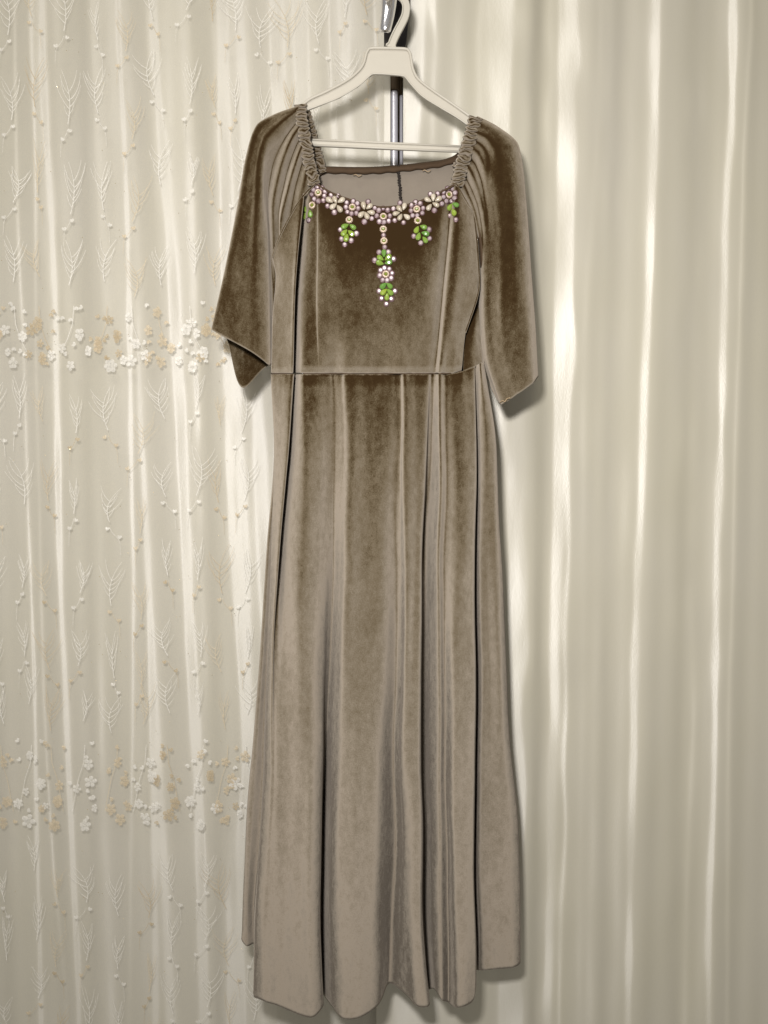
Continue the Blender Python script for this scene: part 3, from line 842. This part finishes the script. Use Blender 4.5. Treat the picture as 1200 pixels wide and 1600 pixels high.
# ---- sleeves (closed flaring tubes)
SL = [
    [(466, 166, 8), (432, 178, 2), (402, 196, -4), (388, 236, -6), (373, 320, -6), (354, 415, -7), (331, 515, -8)],
    [(466, 166, 2), (434, 182, -5), (408, 204, -8), (394, 245, -9), (382, 330, -9), (364, 425, -10), (345, 524, -10)],
    [(467, 167, 0), (436, 186, -9), (410, 212, -11), (399, 255, -12), (391, 340, -12), (380, 430, -12), (368, 536, -11)],
    [(468, 170, 0), (438, 192, -14), (411, 222, -14), (402, 270, -14), (399, 350, -15), (396, 440, -15), (393, 550, -14)],
    [(469, 172, 2), (440, 198, -12), (415, 230, -11), (409, 280, -10), (409, 360, -9), (408, 450, -9), (410, 562, -8)],
    [(470, 176, 4), (443, 206, -6), (420, 246, 4), (414, 296, 8), (417, 376, 2), (418, 460, 2), (420, 570, 0)],
    [(471, 182, 6), (446, 216, 4), (426, 262, 20), (419, 312, 26), (423, 386, 26), (426, 470, 26), (426, 566, 26)],
    [(473, 190, -4), (452, 224, -14), (435, 276, -6), (426, 330, 4), (428, 390, 18), (432, 470, 28), (432, 560, 32)],
    [(476, 202, 4), (459, 238, 4), (445, 285, 12), (436, 340, 16), (436, 395, 26), (440, 470, 34), (440, 556, 38)],
    [(478, 214, -6), (465, 246, -14), (450, 296, -8), (438, 356, 0), (440, 400, 20), (446, 470, 34), (446, 552, 40)],
    [(481, 228, 4), (471, 258, 2), (459, 305, 8), (452, 350, 14), (450, 400, 28), (452, 470, 38), (452, 550, 44)],
    [(484, 248, -6), (478, 272, -10), (468, 312, -2), (462, 352, 10), (458, 400, 30), (460, 470, 40), (460, 548, 46)],
    [(490, 284, 4), (484, 300, 6), (476, 330, 12), (470, 360, 24), (466, 400, 40), (466, 470, 46), (466, 548, 50)],
    [(500, 268, 36), (492, 290, 44), (484, 330, 52), (478, 370, 56), (470, 420, 58), (462, 480, 56), (452, 552, 54)],
    [(484, 205, 40), (470, 240, 54), (455, 300, 62), (440, 360, 62), (425, 430, 58), (415, 500, 52), (411, 577, 46)],
    [(474, 180, 34), (450, 210, 46), (430, 270, 56), (412, 350, 56), (398, 430, 52), (386, 510, 44), (381, 606, 34)],
    [(469, 170, 26), (442, 196, 38), (420, 240, 48), (402, 320, 48), (390, 410, 44), (379, 500, 38), (373, 600, 30)],
    [(467, 167, 20), (436, 183, 28), (410, 205, 36), (392, 250, 38), (378, 330, 36), (362, 420, 32), (352, 524, 28)],
]
SL = [[(x, y, d * (1.0 if i == 0 or d > 30 else 1.15)) for i, (x, y, d) in enumerate(r)] for r in SL]
gs = loft(SL, 120, 8, closed=True, wob=1.6, wobs=(22, 110))
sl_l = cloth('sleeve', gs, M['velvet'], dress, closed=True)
SR = [
    [(712, 290, 0), (724, 308, 4), (738, 340, 14), (748, 400, 26), (749, 470, 34), (753, 545, 32), (768, 606, 22)],
    [(716, 272, -6), (728, 296, -10), (744, 338, -2), (752, 400, 8), (752, 470, 14), (757, 552, 14), (779, 628, 12)],
    [(719, 262, 4), (732, 286, 2), (748, 330, 8), (756, 390, 3), (756, 470, 3), (761, 555, 3), (783, 632, 4)],
    [(722, 250, -6), (738, 272, -12), (753, 318, -1), (760, 380, 0), (760, 470, -1), (766, 555, -1), (787, 630, 0)],
    [(725, 238, 4), (743, 258, 2), (757, 306, 0), (766, 372, -3), (766, 470, -4), (773, 555, -4), (793, 627, -3)],
    [(729, 226, -6), (748, 240, -14), (763, 290, -8), (775, 366, -9), (775, 470, -10), (782, 552, -9), (800, 622, -6)],
    [(732, 214, 4), (755, 230, -4), (772, 276, -15), (784, 360, -15), (784, 465, -17), (791, 548, -14), (808, 616, -10)],
    [(736, 203, -6), (762, 216, -14), (783, 258, -18), (794, 350, -17), (795, 460, -19), (802, 545, -16), (816, 611, -13)],
    [(739, 195, 2), (768, 208, -10), (793, 246, -16), (804, 345, -18), (808, 455, -20), (815, 540, -17), (824, 605, -13)],
    [(742, 188, 4), (773, 202, -4), (801, 236, -10), (813, 338, -13), (821, 445, -14), (827, 534, -13), (832, 599, -10)],
    [(744, 184, 10), (776, 199, 8), (808, 229, 4), (820, 322, 2), (828, 435, 2), (834, 528, 2), (838, 592, 4)],
    [(746, 182, 18), (777, 198, 20), (810, 228, 20), (822, 318, 18), (830, 430, 18), (837, 525, 16), (840, 588, 16)],
    [(744, 185, 28), (774, 200, 38), (806, 234, 44), (816, 325, 46), (824, 440, 42), (830, 530, 36), (832, 592, 32)],
    [(736, 205, 38), (758, 225, 52), (782, 262, 60), (795, 350, 62), (802, 460, 58), (806, 545, 50), (805, 606, 40)],
    [(724, 240, 42), (742, 265, 56), (760, 305, 64), (768, 370, 64), (772, 470, 58), (778, 555, 50), (785, 618, 36)],
    [(712, 276, 36), (726, 300, 46), (740, 335, 52), (750, 395, 54), (752, 470, 52), (757, 550, 46), (772, 610, 32)],
]
SR = [[(x, y, d * (1.0 if i == 0 or d > 30 else 1.15)) for i, (x, y, d) in enumerate(r)] for r in SR]
gs = loft(SR, 120, 8, closed=True, wob=1.6, wobs=(24, 110))
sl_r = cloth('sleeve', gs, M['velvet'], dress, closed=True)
hp = smooth_path([(781, 629, 4), (785, 626, -2), (789, 627.5, -6), (792, 623, -9), (797, 621.5, -15)], 14)
V, F = tube_mesh([P(p[0], p[1], p[2] - 4) for p in hp], 0.0007, 5); mesh_from('loose_thread', V, F, M['pale_thread'], dress)

# ---- elastic gathers on the shoulders
def gather(path, half, ribs, seed, amp=4.4, slant=0.25, name='elastic_gather'):
    n = ribs * 9
    pth = smooth_path(path, n)
    nc = 13
    g = np.zeros((n, nc, 3))
    for i in range(n):
        t = pth[min(i+1, n-1)] - pth[max(i-1, 0)]; t = t[:2] / np.linalg.norm(t[:2])
        nv = np.array([-t[1], t[0]])
        s = i / (n - 1)
        for c in range(nc):
            u = -1 + 2 * c / (nc - 1)
            ph = 2 * math.pi * (ribs * s + slant * u + 0.95 * noise.noise((s * 7, u * .9, seed)))
            k = math.cos(ph) * (1 + 0.6 * noise.noise((s * 16, u * 1.5, seed + 5)))
            hw = half * (1 + .10 * math.cos(ph) + .1 * noise.noise((s * 12, 2.2, seed + c * .0)))
            dz = pth[i][2] - 7 * (1 - u * u) - amp * k * (1 - .45 * u * u) + 6 * max(0, abs(u) - .75) * 4
            xy = pth[i][:2] + nv * u * hw + t * 0.9 * noise.noise((s * 20, u * 2, seed))
            g[i, c] = (xy[0], xy[1], dz)
    return cloth(name, g, M['velvet'], dress, thick=1.0)
gather([(469, 163, 8), (472, 190, -4), (478, 225, -8), (484, 258, -8), (492, 288, -10)], 9.5, 15, 1.0)
gather([(474, 166, 34), (484, 200, 40), (494, 235, 40), (503, 270, 36)], 8, 13, 2.0)
gather([(744, 183, 8), (738, 205, -4), (729, 235, -8), (721, 262, -8), (714, 290, -12)], 10.5, 15, 3.0, slant=-0.25)
gather([(738, 190, 34), (730, 220, 38), (720, 245, 38), (712, 262, 34)], 6, 10, 4.0, slant=-0.2)

# ------------------------------------------------------------------ beadwork on the neckline
deps = bpy.context.evaluated_depsgraph_get()
def bvh_of(g):
    nr, nc = g.shape[:2]
    return BVHTree.FromPolygons([tuple(v) for v in PN(g).reshape(-1, 3)], grid_faces(nr, nc))
bvh = bvh_of(gb)
eye = Vector((0, -D, ZC))
def on_bodice(px, py):
    dr = (P(px, py, 0) - eye).normalized()
    h, nrm, _, _ = bvh.ray_cast(eye, dr)
    if h is None:
        h, nrm, _, _ = bvh.find_nearest(P(px, py, -20))
        h = P(px, py, h.y * 1000)
    if nrm.dot(dr) > 0: nrm = -nrm
    nrm = (nrm + Vector((0, -1.2, 0))).normalized()
    return h, nrm

def lathe_mesh(name, prof, sides, mat, smooth=False, mats=None, split=None):
    V, F = [], []
    for (r, z) in prof:
        for k in range(sides):
            a = 2 * math.pi * k / sides
            V.append((r * math.cos(a), r * math.sin(a), z))
    for i in range(len(prof) - 1):
        for k in range(sides):
            k2 = (k + 1) % sides
            F.append((i*sides + k, i*sides + k2, (i+1)*sides + k2, (i+1)*sides + k))
    F.append(tuple((len(prof)-1)*sides + k for k in range(sides)))
    me = bpy.data.meshes.new(name); me.from_pydata(V, [], F)
    for m in (mats or [mat]): me.materials.append(m)
    if smooth: me.polygons.foreach_set('use_smooth', [True] * len(me.polygons))
    if split is not None:
        me.polygons.foreach_set('material_index', [1 if i < split * sides else 0 for i in range(len(me.polygons))])
    return me
mm = 0.001
rh_me = lathe_mesh('rhinestone', [(4.9*mm, -0.5*mm), (4.8*mm, .9*mm), (3.5*mm, 1.3*mm), (3.3*mm, 2.0*mm), (2.0*mm, 3.0*mm)], 9, M['rhine'], mats=[M['rhine'], M['prong']], split=2)
gem_me = lathe_mesh('gem', [(2.9*mm, 0), (2.7*mm, 1.5*mm), (1.6*mm, 2.6*mm)], 8, M['gem'])
def ring_mesh():
    V, F = [], []
    n = 40
    for i in range(n):
        a = 2 * math.pi * i / n
        sc_ = 1 + .06 * math.cos(10 * a)
        for (r, z) in ((2.7, .6), (3.0, 2.4), (4.2, 2.9), (5.3, 2.0), (5.7, 0), ):
            rr = r * (sc_ if r > 4 else 1) * mm
            V.append((rr * math.cos(a), rr * math.sin(a), z * mm))
    for i in range(n):
        for k in range(4):
            j = (i + 1) % n
            F.append((i*5 + k, i*5 + k + 1, j*5 + k + 1, j*5 + k))
    me = bpy.data.meshes.new('flower_ring'); me.from_pydata(V, [], F); me.materials.append(M['ring'])
    me.polygons.foreach_set('use_smooth', [True] * len(me.polygons))
    return me
ring_me = ring_mesh()
def drop_mesh(name, mat, ln, wd, smooth):
    """teardrop bead lying along +X (point at +X)"""
    V, F = [], []
    prof = [(-.5, .0), (-.46, .24), (-.34, .42), (-.16, .5), (.08, .44), (.3, .27), (.45, .11), (.5, .0)]
    s = 8
    for (u, r) in prof:
        for k in range(s):
            a = 2 * math.pi * k / s
            V.append((u * ln * mm, r * wd * mm * math.cos(a), (r * wd * .78 * math.sin(a) + wd * .3) * mm))
    for i in range(len(prof) - 1):
        for k in range(s):
            k2 = (k + 1) % s
            F.append((i*s + k, i*s + k2, (i+1)*s + k2, (i+1)*s + k))
    me = bpy.data.meshes.new(name); me.from_pydata(V, [], F); me.materials.append(mat)
    if smooth: me.polygons.foreach_set('use_smooth', [True] * len(me.polygons))
    return me
wd_me = drop_mesh('cream_bead', M['white_bead'], 12.6, 8.6, True)
gd_me = drop_mesh('green_bead', M['green_bead'], 12.4, 8.4, False)

def place(name, me, px, py, ang=0.0, lift=0.6, tilt=0.0, scale=1.0):
    h, nrm = on_bodice(px, py)
    z = nrm
    x = Vector((math.cos(ang), 0, -math.sin(ang)))      # ang measured clockwise in the picture from +x
    x = (x - z * x.dot(z)).normalized()
    y = z.cross(x)
    m = Matrix((x, y, z)).transposed().to_4x4()
    m = m @ Matrix.Rotation(tilt, 4, 'X') @ Matrix.Scale(scale, 4)
    m.translation = h + z * lift * mm
    o = bpy.data.objects.new(name, me)
    col.objects.link(o)
    o.parent = bodice
    o.matrix_parent_inverse = Matrix.Identity(4)
    o.matrix_basis = m           # the bodice's own matrix is the identity in world space
    return o

z2 = lambda x, y: (450 + x / 4.0, 260 + y / 4.0)
z7 = lambda x, y: (460 + x / 8.0, 270 + y / 8.0)
z8 = lambda x, y: (590 + x / 7.273, 270 + y / 7.273)
rings = [z2(*p) for p in [(190,167),(152,245),(402,258),(383,337),(596,316),(596,395),(600,468),(611,675),(805,270),(811,342),(1005,178)]]
rh = [z7(*p) for p in [(290,178),(345,192),(385,237),(375,292),(362,350),(300,358),(250,330),(218,275),(240,215),(460,282),(545,290),(415,418),(500,497),(655,378),(735,360),(787,387),(797,447),(775,507),(715,515),(663,495),(645,433),(922,365),(1005,442),(968,575),(875,615),(1030,540),(1055,470),(1110,447),(1062,613),(115,628),(185,595),(575,715),(775,762),(590,828),(710,848),(630,900),(1115,785),(1130,932),(1060,995),(1175,995),(1005,1095)]]
rh += [z8(*p) for p in [(20,430),(67,410),(115,425),(140,492),(127,550),(73,565),(180,412),(195,545),(255,345),(295,570),(385,370),(432,340),(483,350),(380,433),(398,490),(450,490),(508,462),(517,405),(600,245),(682,240),(645,430),(730,355),(778,325),(748,278),(748,222),(795,182),(855,185),(882,232),(877,292),(840,325),(583,648),(412,722),(590,748),(490,800),(822,490),(890,535),(67,715),(83,845),(130,905),(182,980),(78,1085),(133,1095),(165,1143),(155,1198),(108,1222),(58,1218),(25,1168),(35,1110),(18,1345),(197,1345),(45,1428),(157,1433),(100,1490)]]
keep = []
for p in rh:
    if all(math.hypot(p[0]-q[0], p[1]-q[1]) > 4.2 for q in keep): keep.append(p)
for (x, y) in keep:
    place('rhinestone', rh_me, x, y, random.uniform(0, 6), 0.7, random.uniform(-.16, .16), random.uniform(.86, 1.02))
for (x, y) in rings:
    r = place('flower_ring', ring_me, x, y, random.uniform(0, 6), 0.8, random.uniform(-.1, .1))
    g = bpy.data.objects.new('gem', gem_me); col.objects.link(g)
    g.parent = bodice; g.matrix_basis = r.matrix_basis @ Matrix.Translation((0, 0, .6*mm))
def drops(name, me, pts, conv, centre, sc_=1.0):
    c = conv(*centre)
    for p in pts:
        x, y = conv(*p[:2])
        a = p[2] if len(p) > 2 else math.atan2(c[1] - y, c[0] - x)
        place(name, me, x, y, a + random.uniform(-.12, .12), 0.8, random.uniform(-.25, .25), sc_ * random.uniform(.93, 1.05))
drops('cream_bead', wd_me, [(443,352),(512,350),(588,358),(490,432),(568,458)], z7, (530, 400))
drops('cream_bead', wd_me, [(868,422),(937,435),(838,532),(903,547),(957,510)], z7, (880, 490))
drops('cream_bead', wd_me, [(250,420),(303,395),(213,475),(260,515),(333,507)], z8, (290, 465))
drops('cream_bead', wd_me, [(570,320),(632,292),(688,308),(585,402),(658,375)], z8, (625, 352))
R = math.radians
drops('green_bead', gd_me, [(147,465,R(60)),(140,548,R(-60)),(207,520,R(-95))], z7, (175, 520))
drops('green_bead', gd_me, [(635,680,R(-30)),(727,690,R(215)),(625,760,R(-45)),(708,768,R(230)),(655,825,R(-75))], z7, (670, 720))
drops('green_bead', gd_me, [(602,548,R(90)),(578,577,R(40)),(626,575,R(140)),(575,607,R(15)),(628,605,R(165))], z2, (602, 580))
drops('green_bead', gd_me, [(595,748,R(-50)),(634,748,R(230)),(600,788,R(-40)),(638,788,R(225)),(617,817,R(-90))], z2, (615, 780))
drops('green_bead', gd_me, [(445,658,R(-60)),(520,625,R(190)),(467,733,R(-70)),(540,697,R(190)),(537,768,R(235))], z8, (490, 690))
drops('green_bead', gd_me, [(820,395,R(-60)),(887,375,R(200)),(872,457,R(-110))], z8, (850, 420))
